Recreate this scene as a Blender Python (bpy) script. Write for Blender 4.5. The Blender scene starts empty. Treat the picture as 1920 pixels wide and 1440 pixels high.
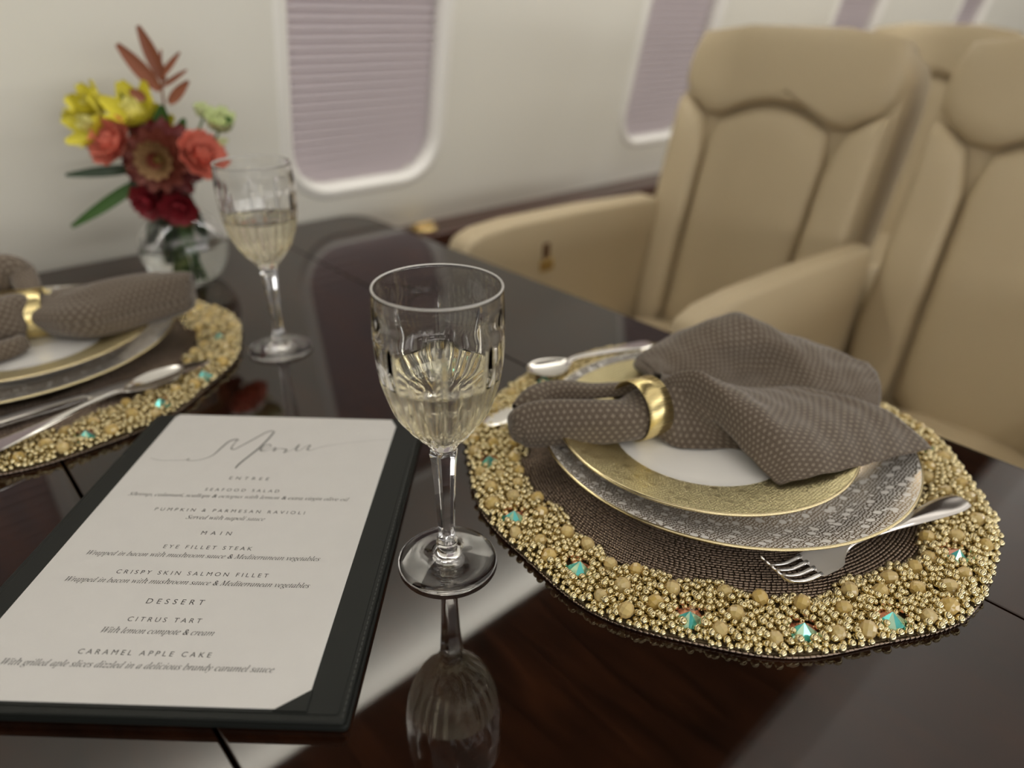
import bpy, bmesh, math, random
import numpy as np
from mathutils import Vector, Matrix
from mathutils.geometry import tessellate_polygon
PI = math.pi
SC = bpy.context.scene
COL = SC.collection

# ---------------------------------------------------------------- camera, world, lights, exposure
cam_d = bpy.data.cameras.new('camera')
cam = bpy.data.objects.new('camera', cam_d); COL.objects.link(cam); SC.camera = cam
CR, CU, CF = (0.7418, -0.6704, 0.0154), (0.3101, 0.3633, 0.8786), (0.5946, 0.6470, -0.4774)
cam.matrix_world = Matrix(((CR[0], CU[0], -CF[0], 0), (CR[1], CU[1], -CF[1], 0), (CR[2], CU[2], -CF[2], 0.3453), (0, 0, 0, 1)))
cam_d.sensor_width = 36; cam_d.lens = 24.33; cam_d.clip_start = 0.01
cam_d.dof.use_dof = True; cam_d.dof.focus_distance = 0.455; cam_d.dof.aperture_fstop = 2.75

w = bpy.data.worlds.new('world'); SC.world = w; w.use_nodes = True
w.node_tree.nodes['Background'].inputs[0].default_value = (1.0, 0.96, 0.905, 1)
w.node_tree.nodes['Background'].inputs[1].default_value = 0.22

def area(name, loc, direction, sx, sy, radiance, color):
    d = bpy.data.lights.new(name, 'AREA'); d.shape = 'RECTANGLE'; d.size = sx; d.size_y = sy
    d.energy = radiance * PI * sx * sy; d.color = color
    o = bpy.data.objects.new(name, d); COL.objects.link(o)
    z = -Vector(direction).normalized(); x = Vector((1, 0, 0)); y = z.cross(x)
    o.matrix_world = Matrix(((x.x, y.x, z.x, loc[0]), (x.y, y.y, z.y, loc[1]), (x.z, y.z, z.z, loc[2]), (0, 0, 0, 1)))
    return o
WARM = (1.0, 0.97, 0.925)
area('ceiling_fill', (0.9, -0.46, 1.285), (0, 0, -1), 5.0, 1.5, 0.24, WARM)          # added soft light standing in for the lit ceiling
area('wall_wash_lamp', (1.6, 0.905, 1.02), (0, 1, -0.70), 7.0, 0.03, 50.0, WARM)     # hidden strip behind the valance, washing the wall
area('aisle_fill_strip', (1.2, -1.0, 1.24), (0, 0.62, -0.78), 6.0, 0.10, 6.0, WARM)       # unseen strip added to fill the wall and put highlights on the beads
area('opposite_fill_light', (0.8, -2.15, 0.30), (0, 1, 0), 7.0, 0.42, 4.2, (1.0, 0.98, 0.95))   # added fill from across the aisle, brightening the lower wall
area('cove_lamp', (1.6, 0.36, 1.03), (0, -0.7, 0.6), 7.0, 0.03, 18.0, WARM)          # hidden strip on top of the valance, washing the ceiling

vs = SC.view_settings
SC.display_settings.display_device = 'sRGB'
vs.view_transform = 'Standard'; vs.look = 'None'; vs.gamma = 1.0; vs.use_curve_mapping = False
vs.exposure = 0.06
cy = SC.cycles
cy.max_bounces = 20; cy.transmission_bounces = 18; cy.glossy_bounces = 8; cy.diffuse_bounces = 4; cy.transparent_max_bounces = 12
cy.sample_clamp_indirect = 6.0; cy.blur_glossy = 0.6

# ---------------------------------------------------------------- materials
class NT:
    def __init__(s, name):
        s.m = bpy.data.materials.new(name); s.m.use_nodes = True
        s.t = s.m.node_tree; s.b = s.t.nodes['Principled BSDF']
    def n(s, typ, **kw):
        nd = s.t.nodes.new(typ)
        for k, v in kw.items():
            if k.startswith('i_'):
                key = k[2:]; key = int(key) if key.isdigit() else key.replace('_', ' ')
                nd.inputs[key].default_value = v
            else: setattr(nd, k, v)
        return nd
    def l(s, a, b): s.t.links.new(a, b)
    def math(s, op, a, b=None, c=None):
        nd = s.t.nodes.new('ShaderNodeMath'); nd.operation = op
        for i, v in enumerate((a, b, c)):
            if v is None: continue
            if isinstance(v, (int, float)): nd.inputs[i].default_value = v
            else: s.l(v, nd.inputs[i])
        return nd.outputs[0]
    def mix(s, f, a, b):
        nd = s.t.nodes.new('ShaderNodeMix'); nd.data_type = 'RGBA'
        for i, v in ((0, f), (6, a), (7, b)):
            if isinstance(v, (int, float)): nd.inputs[i].default_value = v
            elif isinstance(v, tuple): nd.inputs[i].default_value = (*v, 1)[:4]
            else: s.l(v, nd.inputs[i])
        return nd.outputs[2]
    def ramp(s, f, stops):
        nd = s.t.nodes.new('ShaderNodeValToRGB'); e = nd.color_ramp.elements
        while len(e) < len(stops): e.new(0.5)
        for i, (p, c) in enumerate(stops): e[i].position = p; e[i].color = (*c, 1)
        s.l(f, nd.inputs[0]); return nd.outputs[0]
    def bump(s, h, strength=0.3, dist=0.001):
        nd = s.t.nodes.new('ShaderNodeBump'); nd.inputs['Strength'].default_value = strength; nd.inputs['Distance'].default_value = dist
        s.l(h, nd.inputs['Height']); s.l(nd.outputs[0], s.b.inputs['Normal']); return nd
    def set(s, **kw):
        for k, v in kw.items():
            key = {'base': 'Base Color', 'rough': 'Roughness', 'metal': 'Metallic', 'trans': 'Transmission Weight', 'ior': 'IOR', 'spec': 'Specular IOR Level',
                   'coat': 'Coat Weight', 'coat_rough': 'Coat Roughness', 'sheen': 'Sheen Weight', 'sss': 'Subsurface Weight'}[k]
            if isinstance(v, tuple): s.b.inputs[key].default_value = (*v, 1)[:4]
            elif isinstance(v, (int, float)): s.b.inputs[key].default_value = v
            else: s.l(v, s.b.inputs[key])
        return s
def plain(name, base, rough=0.5, metal=0.0, **kw): return NT(name).set(base=base, rough=rough, metal=metal, **kw).m

def m_wood(name, c0, c1, c2, scale=(3, 40, 3), rough=0.05):
    q = NT(name); tc = q.n('ShaderNodeTexCoord'); mp = q.n('ShaderNodeMapping', i_Scale=scale); q.l(tc.outputs['Object'], mp.inputs[0])
    a = q.n('ShaderNodeTexNoise', i_Scale=1.6, i_Detail=6.0, i_Roughness=0.6, i_Distortion=0.8); q.l(mp.outputs[0], a.inputs['Vector'])
    b = q.n('ShaderNodeTexNoise', i_Scale=14.0, i_Detail=4.0); q.l(tc.outputs['Object'], b.inputs['Vector'])
    f = q.math('ADD', q.math('MULTIPLY', a.outputs[0], 0.65), q.math('MULTIPLY', b.outputs[0], 0.35))
    q.set(base=q.ramp(f, [(0.35, c0), (0.52, c1), (0.7, c2)]), rough=rough)
    return q.m
TABLE = m_wood('lacquered_mahogany', (0.006, 0.0028, 0.0016), (0.016, 0.006, 0.003), (0.032, 0.011, 0.0045), (38, 5, 5), 0.035)
TRIMWOOD = m_wood('satin_mahogany', (0.035, 0.014, 0.009), (0.06, 0.022, 0.014), (0.085, 0.032, 0.02), (3, 30, 30), 0.22)
VALWOOD = m_wood('dark_veneer', (0.02, 0.009, 0.005), (0.035, 0.014, 0.007), (0.05, 0.02, 0.01), (3, 30, 30), 0.4)
WALL = plain('cabin_panel', (0.82, 0.80, 0.715), 0.55)
CEIL = plain('ceiling_panel', (0.80, 0.77, 0.73), 0.6)
FRAME = plain('window_frame_plastic', (0.86, 0.84, 0.78), 0.35)
SHADE = plain('pleated_shade', (0.66, 0.595, 0.615), 0.85)
CARPET = plain('carpet', (0.32, 0.27, 0.20), 0.95)
BRASS = plain('brass', (0.72, 0.55, 0.26), 0.25, 1.0)
def m_leather(name, c, c2):
    q = NT(name); tc = q.n('ShaderNodeTexCoord')
    a = q.n('ShaderNodeTexNoise', i_Scale=5.0, i_Detail=3.0); q.l(tc.outputs['Object'], a.inputs['Vector'])
    v = q.n('ShaderNodeTexVoronoi', i_Scale=420.0); q.l(tc.outputs['Object'], v.inputs['Vector'])
    q.set(base=q.mix(a.outputs[0], c, c2), rough=0.5, spec=0.35); q.bump(v.outputs[0], 0.12, 0.0004); return q.m
LEATHER = m_leather('beige_leather', (0.50, 0.41, 0.265), (0.44, 0.355, 0.225))
PIPING = m_leather('leather_piping', (0.30, 0.23, 0.13), (0.26, 0.20, 0.11))
LATCHBROWN = plain('brown_latch', (0.10, 0.045, 0.015), 0.4)
BLACK = plain('black_leatherette', (0.010, 0.0115, 0.010), 0.5, spec=0.22)
STITCH = plain('black_stitch', (0.03, 0.032, 0.03), 0.5)
def m_paper():
    q = NT('menu_paper'); tc = q.n('ShaderNodeTexCoord'); a = q.n('ShaderNodeTexNoise', i_Scale=60.0, i_Detail=4.0); q.l(tc.outputs['Object'], a.inputs['Vector'])
    q.set(base=q.mix(a.outputs[0], (0.65, 0.64, 0.62), (0.69, 0.68, 0.66)), rough=0.8, spec=0.2); return q.m
PAPER = m_paper()
INK = plain('black_ink', (0.035, 0.033, 0.032), 0.7)
INKGREY = plain('grey_ink', (0.16, 0.155, 0.15), 0.7)
GLASS = plain('crystal', (1, 1, 1), 0.0, trans=1.0, ior=1.54)
LIP = plain('highlight_lip', (0.92, 0.90, 0.86), 0.3, trans=0.45, ior=1.5)  # whitened and roughened so the rim's bright highlight is in the material colour
WINE = plain('white_wine', (1.0, 0.955, 0.78), 0.0, trans=1.0, ior=1.34)
WATER = plain('vase_water', (0.97, 0.99, 0.96), 0.0, trans=1.0, ior=1.333)
SILVER = plain('polished_steel', (0.78, 0.76, 0.74), 0.09, 1.0)
GOLDBEAD = plain('pale_gold_bead', (0.66, 0.57, 0.34), 0.07, 1.0)
WEAVE = plain('bronze_bugle_bead', (0.24, 0.185, 0.145), 0.15, 0.95)
WEAVEBASE = plain('placemat_backing', (0.10, 0.07, 0.032), 0.8)
def m_amber():
    q = NT('amber_glass_bead'); lw = q.n('ShaderNodeLayerWeight', i_Blend=0.35)
    oi = q.n('ShaderNodeObjectInfo')
    c = q.mix(oi.outputs['Random'], (0.96, 0.70, 0.20), (0.96, 0.78, 0.36))
    q.set(base=q.mix(lw.outputs['Facing'], c, (0.85, 0.62, 0.34)), rough=0.18, trans=0.45, ior=1.5, coat=0.5); return q.m
AMBER = m_amber()
def m_crystal(name, c): return plain(name, c, 0.06, 0.55, coat=1.0)
XTAL = [m_crystal('aurora_turquoise', (0.10, 0.62, 0.60)), m_crystal('aurora_coral', (0.75, 0.30, 0.20)), m_crystal('aurora_mint', (0.45, 0.72, 0.52)), m_crystal('aurora_rose', (0.62, 0.45, 0.42))]
PORCELAIN = plain('white_porcelain', (0.88, 0.87, 0.84), 0.12, coat=0.6)
GOLDRING = None
def m_brushed():
    q = NT('brushed_gold'); tc = q.n('ShaderNodeTexCoord'); mp = q.n('ShaderNodeMapping', i_Scale=(900, 900, 14)); q.l(tc.outputs['Object'], mp.inputs[0])
    a = q.n('ShaderNodeTexNoise', i_Scale=1.0, i_Detail=2.0); q.l(mp.outputs[0], a.inputs['Vector'])
    q.set(base=(0.74, 0.61, 0.30), metal=1.0, rough=q.math('MULTIPLY_ADD', a.outputs[0], 0.16, 0.2)); q.bump(a.outputs[0], 0.12, 0.0003); return q.m
GOLDRING = m_brushed()
GOLDEDGE = plain('gold_edge', (0.70, 0.60, 0.36), 0.2, 1.0)
def m_pebble():                                                    # printed pebble dots on a metallic lustre ground
    q = NT('pebble_print'); tc = q.n('ShaderNodeTexCoord')
    sc = q.n('ShaderNodeTexVoronoi', feature='DISTANCE_TO_EDGE', voronoi_dimensions='2D', i_Scale=390.0, i_Randomness=0.5); q.l(tc.outputs['Object'], sc.inputs['Vector'])
    bg = q.n('ShaderNodeTexVoronoi', voronoi_dimensions='2D', i_Scale=68.0, i_Randomness=0.8); q.l(tc.outputs['Object'], bg.inputs['Vector'])
    md = q.n('ShaderNodeTexVoronoi', voronoi_dimensions='2D', i_Scale=83.0, i_Randomness=0.9); q.l(tc.outputs['Object'], md.inputs['Vector'])
    dot = q.math('GREATER_THAN', sc.outputs['Distance'], 0.185)
    big = q.math('MAXIMUM', q.math('LESS_THAN', bg.outputs['Distance'], 0.20), q.math('LESS_THAN', md.outputs['Distance'], 0.14))
    ring = q.math('MAXIMUM', q.math('LESS_THAN', bg.outputs['Distance'], 0.235), q.math('LESS_THAN', md.outputs['Distance'], 0.185))
    f = q.math('MAXIMUM', big, q.math('MULTIPLY', dot, q.math('SUBTRACT', 1.0, ring)))
    q.set(base=q.mix(f, (0.36, 0.27, 0.17), (0.84, 0.82, 0.78)), metal=q.math('MULTIPLY', q.math('SUBTRACT', 1.0, f), 0.95), rough=q.math('MULTIPLY_ADD', f, 0.1, 0.16), coat=0.3)
    q.bump(f, 0.25, 0.0003); return q.m
PEBBLE = m_pebble()
def m_emboss():
    q = NT('embossed_gold'); tc = q.n('ShaderNodeTexCoord')
    sc = q.n('ShaderNodeTexVoronoi', feature='DISTANCE_TO_EDGE', voronoi_dimensions='2D', i_Scale=390.0, i_Randomness=0.5); q.l(tc.outputs['Object'], sc.inputs['Vector'])
    bg = q.n('ShaderNodeTexVoronoi', voronoi_dimensions='2D', i_Scale=62.0, i_Randomness=0.8); q.l(tc.outputs['Object'], bg.inputs['Vector'])
    sm = q.n('ShaderNodeMapRange', interpolation_type='SMOOTHSTEP'); sm.inputs[1].default_value = 0.03; sm.inputs[2].default_value = 0.30; q.l(sc.outputs['Distance'], sm.inputs[0])
    b2 = q.n('ShaderNodeMapRange', interpolation_type='SMOOTHSTEP'); b2.inputs[1].default_value = 0.20; b2.inputs[2].default_value = 0.13; q.l(bg.outputs['Distance'], b2.inputs[0])
    h = q.math('MAXIMUM', sm.outputs[0], b2.outputs[0])
    q.set(base=q.mix(sm.outputs[0], (0.70, 0.60, 0.32), (0.97, 0.89, 0.57)), metal=1.0, rough=0.34); q.bump(h, 0.65, 0.0005); return q.m
EMBOSS = m_emboss()
def m_cloth():
    q = NT('taupe_dobby_cloth'); uv = q.n('ShaderNodeUVMap'); uv.uv_map = 'uv'
    S = q.n('ShaderNodeSeparateXYZ'); mp = q.n('ShaderNodeMapping', i_Scale=(185, 185, 1)); q.l(uv.outputs[0], mp.inputs[0]); q.l(mp.outputs[0], S.inputs[0])
    row = q.math('FLOOR', S.outputs[1])
    off = q.math('MULTIPLY', q.math('MODULO', q.math('ABSOLUTE', row), 2.0), 0.5)
    fx = q.math('FRACT', q.math('ADD', S.outputs[0], off)); fy = q.math('FRACT', S.outputs[1])
    dx = q.math('ABSOLUTE', q.math('SUBTRACT', fx, 0.5)); dy = q.math('ABSOLUTE', q.math('SUBTRACT', fy, 0.5))
    hbar = q.math('MULTIPLY', q.math('LESS_THAN', dx, 0.25), q.math('LESS_THAN', dy, 0.09))
    vbar = q.math('MULTIPLY', q.math('LESS_THAN', dx, 0.075), q.math('LESS_THAN', dy, 0.34))
    st = q.math('MAXIMUM', hbar, vbar)
    gap = q.math('MAXIMUM', q.math('MULTIPLY', q.math('GREATER_THAN', dx, 0.30), q.math('LESS_THAN', dy, 0.3)), q.math('GREATER_THAN', dy, 0.36))
    n2 = q.n('ShaderNodeTexNoise', i_Scale=4.5, i_Detail=5.0, i_Roughness=0.7); q.l(mp.outputs[0], n2.inputs['Vector'])
    n2r = q.n('ShaderNodeMapRange'); n2r.inputs[1].default_value = 0.3; n2r.inputs[2].default_value = 0.7; q.l(n2.outputs[0], n2r.inputs[0])
    base = q.mix(n2r.outputs[0], (0.068, 0.050, 0.036), (0.178, 0.142, 0.107))
    base = q.mix(q.math('MULTIPLY', gap, 0.30), base, (0.055, 0.042, 0.033))
    base = q.mix(q.math('MULTIPLY', st, 0.55), base, (0.31, 0.26, 0.205))
    q.set(base=base, rough=0.95, spec=0.1, sheen=0.25)
    h = q.math('ADD', q.math('MULTIPLY', st, 1.0), q.math('SUBTRACT', q.math('MULTIPLY', n2.outputs[0], 0.6), q.math('MULTIPLY', gap, 0.7)))
    q.bump(h, 0.45, 0.0006); return q.m
CLOTH = m_cloth()
YELLOW = plain('yellow_petal', (0.60, 0.53, 0.035), 0.6); YELLOW2 = plain('pale_yellow_petal', (0.78, 0.74, 0.30), 0.6)
CORAL = plain('coral_petal', (0.72, 0.22, 0.155), 0.6); BURG = plain('burgundy_petal', (0.13, 0.012, 0.010), 0.6); RUST = plain('rust_petal', (0.15, 0.026, 0.012), 0.6); TAN = plain('tan_petal', (0.24, 0.13, 0.05), 0.65)
CRIM = plain('crimson_petal', (0.20, 0.008, 0.015), 0.6); PALEGR = plain('pale_green_petal', (0.56, 0.62, 0.32), 0.6); OLIVE = plain('flower_eye', (0.16, 0.10, 0.01), 0.7)
GREEN = plain('green_leaf', (0.035, 0.10, 0.012), 0.5); DKGREEN = plain('dark_green_leaf', (0.016, 0.040, 0.012), 0.5); BRONZE = plain('bronze_leaf', (0.20, 0.055, 0.018), 0.5); STEM = plain('green_stem', (0.07, 0.15, 0.025), 0.5)

# ---------------------------------------------------------------- object helpers
def thing(name, label, cat, loc=(0, 0, 0), rotz=0, group=None):
    o = bpy.data.objects.new(name, None); COL.objects.link(o); o.empty_display_size = 0.02
    o.location = loc; o.rotation_euler = (0, 0, rotz); tag(o, label, cat, group); return o
def tag(o, label, cat, group=None):
    o['label'] = label; o['category'] = cat
    if group: o['group'] = group
    return o
def link(name, me, m=None, parent=None):
    o = bpy.data.objects.new(name, me); COL.objects.link(o)
    if m is not None and not me.materials: me.materials.append(m)
    if parent: o.parent = parent
    return o
def struct(o): o['kind'] = 'structure'; return o
def stuff(o): o['kind'] = 'stuff'; return o
def copy_tree(o, parent=None):
    c = o.copy(); COL.objects.link(c)
    if parent: c.parent = parent
    for ch in list(o.children): copy_tree(ch, c)
    return c
def mesh(name, v, f, smooth=False):
    me = bpy.data.meshes.new(name); me.from_pydata([tuple(map(float, p)) for p in v], [], [tuple(map(int, q)) for q in f])
    if smooth: me.polygons.foreach_set('use_smooth', [True] * len(me.polygons))
    me.update(); return me
def obj(name, v, f, m, parent=None, smooth=False): return link(name, mesh(name, v, f, smooth), m, parent)
def box(lo, hi):
    x0, y0, z0 = lo; x1, y1, z1 = hi
    return [(x0, y0, z0), (x1, y0, z0), (x1, y1, z0), (x0, y1, z0), (x0, y0, z1), (x1, y0, z1), (x1, y1, z1), (x0, y1, z1)], \
        [(0, 3, 2, 1), (4, 5, 6, 7), (0, 1, 5, 4), (1, 2, 6, 5), (2, 3, 7, 6), (3, 0, 4, 7)]
def bevel(o, wd, seg=3, angle=35):
    b = o.modifiers.new('bevel', 'BEVEL'); b.width = wd; b.segments = seg; b.limit_method = 'ANGLE'; b.angle_limit = math.radians(angle); b.harden_normals = True
    o.data.polygons.foreach_set('use_smooth', [True] * len(o.data.polygons)); return o
def lathe(prof, n=64, closed=True):                                  # profile of (r, z); closed joins last to first
    v = []; f = []; k = len(prof)
    for r, z in prof:
        for i in range(n): a = 2 * PI * i / n; v.append((max(r, 1e-5) * math.cos(a), max(r, 1e-5) * math.sin(a), z))
    for j in range(k if closed else k - 1):
        a0, b0 = j * n, ((j + 1) % k) * n
        for i in range(n): i2 = (i + 1) % n; f.append((a0 + i, a0 + i2, b0 + i2, b0 + i))
    return v, f
def cr(p, n):                                                        # Catmull-Rom resampling along axis 0
    p = np.asarray(p, float); k = len(p); t = np.linspace(0, k - 1, n); i = np.minimum(t.astype(int), k - 2); u = (t - i).reshape((-1,) + (1,) * (p.ndim - 1))
    e = np.concatenate([[2 * p[0] - p[1]], p, [2 * p[-1] - p[-2]]])
    a, b, c, d = e[i], e[i + 1], e[i + 2], e[i + 3]
    return 0.5 * (2 * b + (c - a) * u + (2 * a - 5 * b + 4 * c - d) * u ** 2 + (3 * b - a - 3 * c + d) * u ** 3)
def tube(pts, rad, n=8, closed_ends=True):
    pts = np.asarray(pts, float); rad = np.broadcast_to(np.asarray(rad, float), (len(pts),))
    tg = np.gradient(pts, axis=0); v = []; f = []
    ref = np.array([0, 0, 1.0])
    for p, t, r in zip(pts, tg, rad):
        t = t / (np.linalg.norm(t) + 1e-9); s = np.cross(t, ref)
        if np.linalg.norm(s) < 0.05: s = np.cross(t, [0, 1.0, 0])
        s /= np.linalg.norm(s); q = np.cross(s, t)
        for i in range(n): a = 2 * PI * i / n; v.append(p + r * (math.cos(a) * s + math.sin(a) * q))
    for j in range(len(pts) - 1):
        for i in range(n): i2 = (i + 1) % n; f.append((j * n + i, j * n + i2, (j + 1) * n + i2, (j + 1) * n + i))
    if closed_ends: f.append(tuple(range(n - 1, -1, -1))); f.append(tuple((len(pts) - 1) * n + i for i in range(n)))
    return v, f
def merge(parts):
    V = []; F = []
    for v, f in parts:
        b = len(V); V += [tuple(p) for p in v]; F += [tuple(i + b for i in q) for q in f]
    return V, F
def inst_mesh(name, tv, tf, mats, smooth=True):                      # many transformed copies of one quad template, joined into one mesh
    tv = np.asarray(tv, float); tf = np.asarray(tf, int); M = np.asarray(mats, float); n = len(M)
    V = np.einsum('nij,kj->nki', M[:, :3, :3], tv) + M[:, None, :3, 3]
    F = tf[None] + (np.arange(n) * len(tv))[:, None, None]
    me = bpy.data.meshes.new(name); me.vertices.add(n * len(tv)); me.vertices.foreach_set('co', V.reshape(-1))
    k = tf.shape[1]; nf = n * len(tf); me.loops.add(nf * k); me.loops.foreach_set('vertex_index', F.reshape(-1).astype(np.int32))
    me.polygons.add(nf); me.polygons.foreach_set('loop_start', np.arange(0, nf * k, k, dtype=np.int32))
    if smooth: me.polygons.foreach_set('use_smooth', np.ones(nf, bool))
    me.update(calc_edges=True); me.validate(); return me
def rrect(x0, x1, y0, y1, r, n=8):
    p = []
    for cx, cy_, a0 in ((x1 - r, y1 - r, 0), (x0 + r, y1 - r, 90), (x0 + r, y0 + r, 180), (x1 - r, y0 + r, 270)):
        for i in range(n + 1): a = math.radians(a0 + 90 * i / n); p.append((cx + r * math.cos(a), cy_ + r * math.sin(a)))
    return p
def extrude_poly(poly, z0, z1):
    n = len(poly); v = [(x, y, z0) for x, y in poly] + [(x, y, z1) for x, y in poly]
    return v, [tuple(range(n - 1, -1, -1)), tuple(range(n, 2 * n))] + [(i, (i + 1) % n, n + (i + 1) % n, n + i) for i in range(n)]

# ---------------------------------------------------------------- the cabin: wall, windows, ledge, valance, ceiling, floor
TILT = 0.19
WS = math.sqrt(1 + TILT ** 2)
def wp(x, z, d=0.0):                                                # point on the leaning side wall, d metres proud of it (towards the room)
    return (x, 1.18 - TILT * (z + 0.05) - d / WS, z - d * TILT / WS)
WINS = [(-0.24, 0.06), (0.54, 0.842), (1.414, 1.70), (2.32, 2.63), (3.33, 3.63)]
WZ0, WZ1, WR = 0.053, 0.56, 0.075
outer = [(-3, -0.06), (6, -0.06), (6, 1.12), (-3, 1.12)]
holes = [rrect(a, b, WZ0, WZ1, WR) for a, b in WINS]
loops = [[Vector((x, z, 0)) for x, z in lp] for lp in [outer] + holes]
flat = [p for lp in loops for p in lp]
tris = tessellate_polygon(loops)
wv = [wp(p.x, p.y) for p in flat]; wf = [tuple(t) for t in tris]
struct(obj('wall_back', wv, wf, WALL))
for k, (a, b) in enumerate(WINS):
    W = thing('window_%d' % (k + 1), '', ''); del W['label']; del W['category']; struct(W)
    rings = [(0.020, 0.0), (0.018, 0.003), (0.012, 0.0045), (0.004, 0.0055), (-0.001, 0.002), (-0.003, -0.012), (-0.003, -0.034)]
    v = []; f = []; n = None
    for off, d in rings:
        lp = rrect(a - off, b + off, WZ0 - off, WZ1 + off, WR + off); n = len(lp)
        v += [wp(x, z, d) for x, z in lp]
    for j in range(len(rings) - 1):
        for i in range(n): f.append((j * n + i, j * n + (i + 1) % n, (j + 1) * n + (i + 1) % n, (j + 1) * n + i))
    obj('window_frame', v, f, FRAME, W, True)
    v = []; f = []; npl = 37; zs = np.linspace(WZ0 - 0.02, WZ1 + 0.02, 2 * npl + 1)        # pleated fabric shade
    for j, z in enumerate(zs):
        d = -0.022 if j % 2 else -0.034
        v += [wp(a - 0.02, z, d), wp(b + 0.02, z, d)]
        if j: f.append((2 * j - 2, 2 * j - 1, 2 * j + 1, 2 * j))
    obj('pleated_shade', v, f, SHADE, W)
# wood ledge along the wall, lower side panel, valance above, ceiling, floor
v, f = box((-3, 1.095, -0.085), (6, 1.19, -0.05)); struct(bevel(obj('trim_1', v, f, TRIMWOOD), 0.006))
v, f = box((-3, 1.14, -0.72), (6, 1.19, -0.0855)); struct(obj('wall_lower', v, f, WALL))
v, f = extrude_poly([(-3, 0.325), (6, 0.325), (6, 0.895), (-3, 0.895)], 0.93, 1.0); struct(bevel(obj('trim_2', v, f, VALWOOD), 0.004))
v, f = box((-3, -2.2, 1.3), (6, 1.2, 1.33)); struct(obj('ceiling', v, f, CEIL))
v, f = box((-3, -2.2, -0.75), (6, 1.2, -0.72)); struct(obj('floor', v, f, CARPET))
fit = thing('ledge_fitting', 'small brass fitting on the wood ledge between table corner and seat arm', 'fitting', (0.795, 1.135, -0.05))
v, f = lathe([(0.0, 0), (0.026, 0), (0.028, 0.003), (0.026, 0.007), (0.014, 0.009), (0.0, 0.009)], 24, False); obj('base_plate', v, f, BRASS, fit, True)
v, f = box((-0.022, -0.006, 0.008), (0.022, 0.006, 0.015)); bevel(obj('latch_bar', v, f, BRASS, fit), 0.003)

# ---------------------------------------------------------------- table
TB = thing('dining_table', 'long glossy dark mahogany cabin table with two black seams', 'table', (0.26, 0.42, -0.72))
def leaf(x0, x1, corner):
    y0, y1 = -0.36, 1.16
    p = [(x0, y0), (x1, y0)]
    r = 0.045
    if corner == 'r': p += [(x1 - r + r * math.cos(a), y1 - r + r * math.sin(a)) for a in np.linspace(0, PI / 2, 7)] + [(x0, y1)]
    elif corner == 'l': p += [(x1, y1)] + [(x0 + r + r * math.cos(a), y1 - r + r * math.sin(a)) for a in np.linspace(PI / 2, PI, 7)]
    else: p += [(x1, y1), (x0, y1)]
    v, f = extrude_poly(p, -0.03, 0.0)
    v = [(a - 0.26, b - 0.42, c + 0.72) for a, b, c in v]
    bevel(obj('table_leaf', v, f, TABLE, TB), 0.0012, 2)
leaf(-0.152, 0.0447, 'l'); leaf(0.0465, 0.4686, ''); leaf(0.4702, 0.666, 'r')
v, f = box((-0.36, -0.62, 0.655), (0.36, 0.62, 0.688)); obj('under_frame', v, f, VALWOOD, TB)
v, f = box((-0.10, 0.1, 0.0), (0.10, 0.5, 0.656)); bevel(obj('pedestal', v, f, VALWOOD, TB), 0.01)

# ---------------------------------------------------------------- seats
UPD = Vector((0.1, 0, 0.41)).normalized(); BN = Vector((-UPD.z, 0, UPD.x))       # up along the back, out of the back (towards the table)
def chaikin(p, it=2):
    for _ in range(it):
        q = []
        for i in range(len(p)):
            a, b = p[i], p[(i + 1) % len(p)]
            q += [(0.75 * a[0] + 0.25 * b[0], 0.75 * a[1] + 0.25 * b[1]), (0.25 * a[0] + 0.75 * b[0], 0.25 * a[1] + 0.75 * b[1])]
        p = q
    return p
def pillow(outline, back, front, puff, frame, smooth_it=2):
    p = chaikin(outline, smooth_it); n = len(p)
    cx = sum(a for a, b in p) / n; cy_ = sum(b for a, b in p) / n
    rings = [(0.98, back)] + [(1.0, front - 0.006), (0.985, front + 0.25 * puff), (0.95, front + 0.55 * puff), (0.86, front + 0.82 * puff), (0.65, front + 0.95 * puff), (0.35, front + puff)]
    v = []; f = []
    for s, h in rings: v += [frame(cx + (a - cx) * s, cy_ + (b - cy_) * s, h) for a, b in p]
    for j in range(len(rings) - 1):
        for i in range(n): f.append((j * n + i, j * n + (i + 1) % n, (j + 1) * n + (i + 1) % n, (j + 1) * n + i))
    v.append(frame(cx, cy_, front + puff)); c = len(v) - 1; b0 = (len(rings) - 1) * n
    for i in range(n): f.append((b0 + i, b0 + (i + 1) % n, c))
    f.append(tuple(range(n - 1, -1, -1)))
    return v, f
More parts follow.
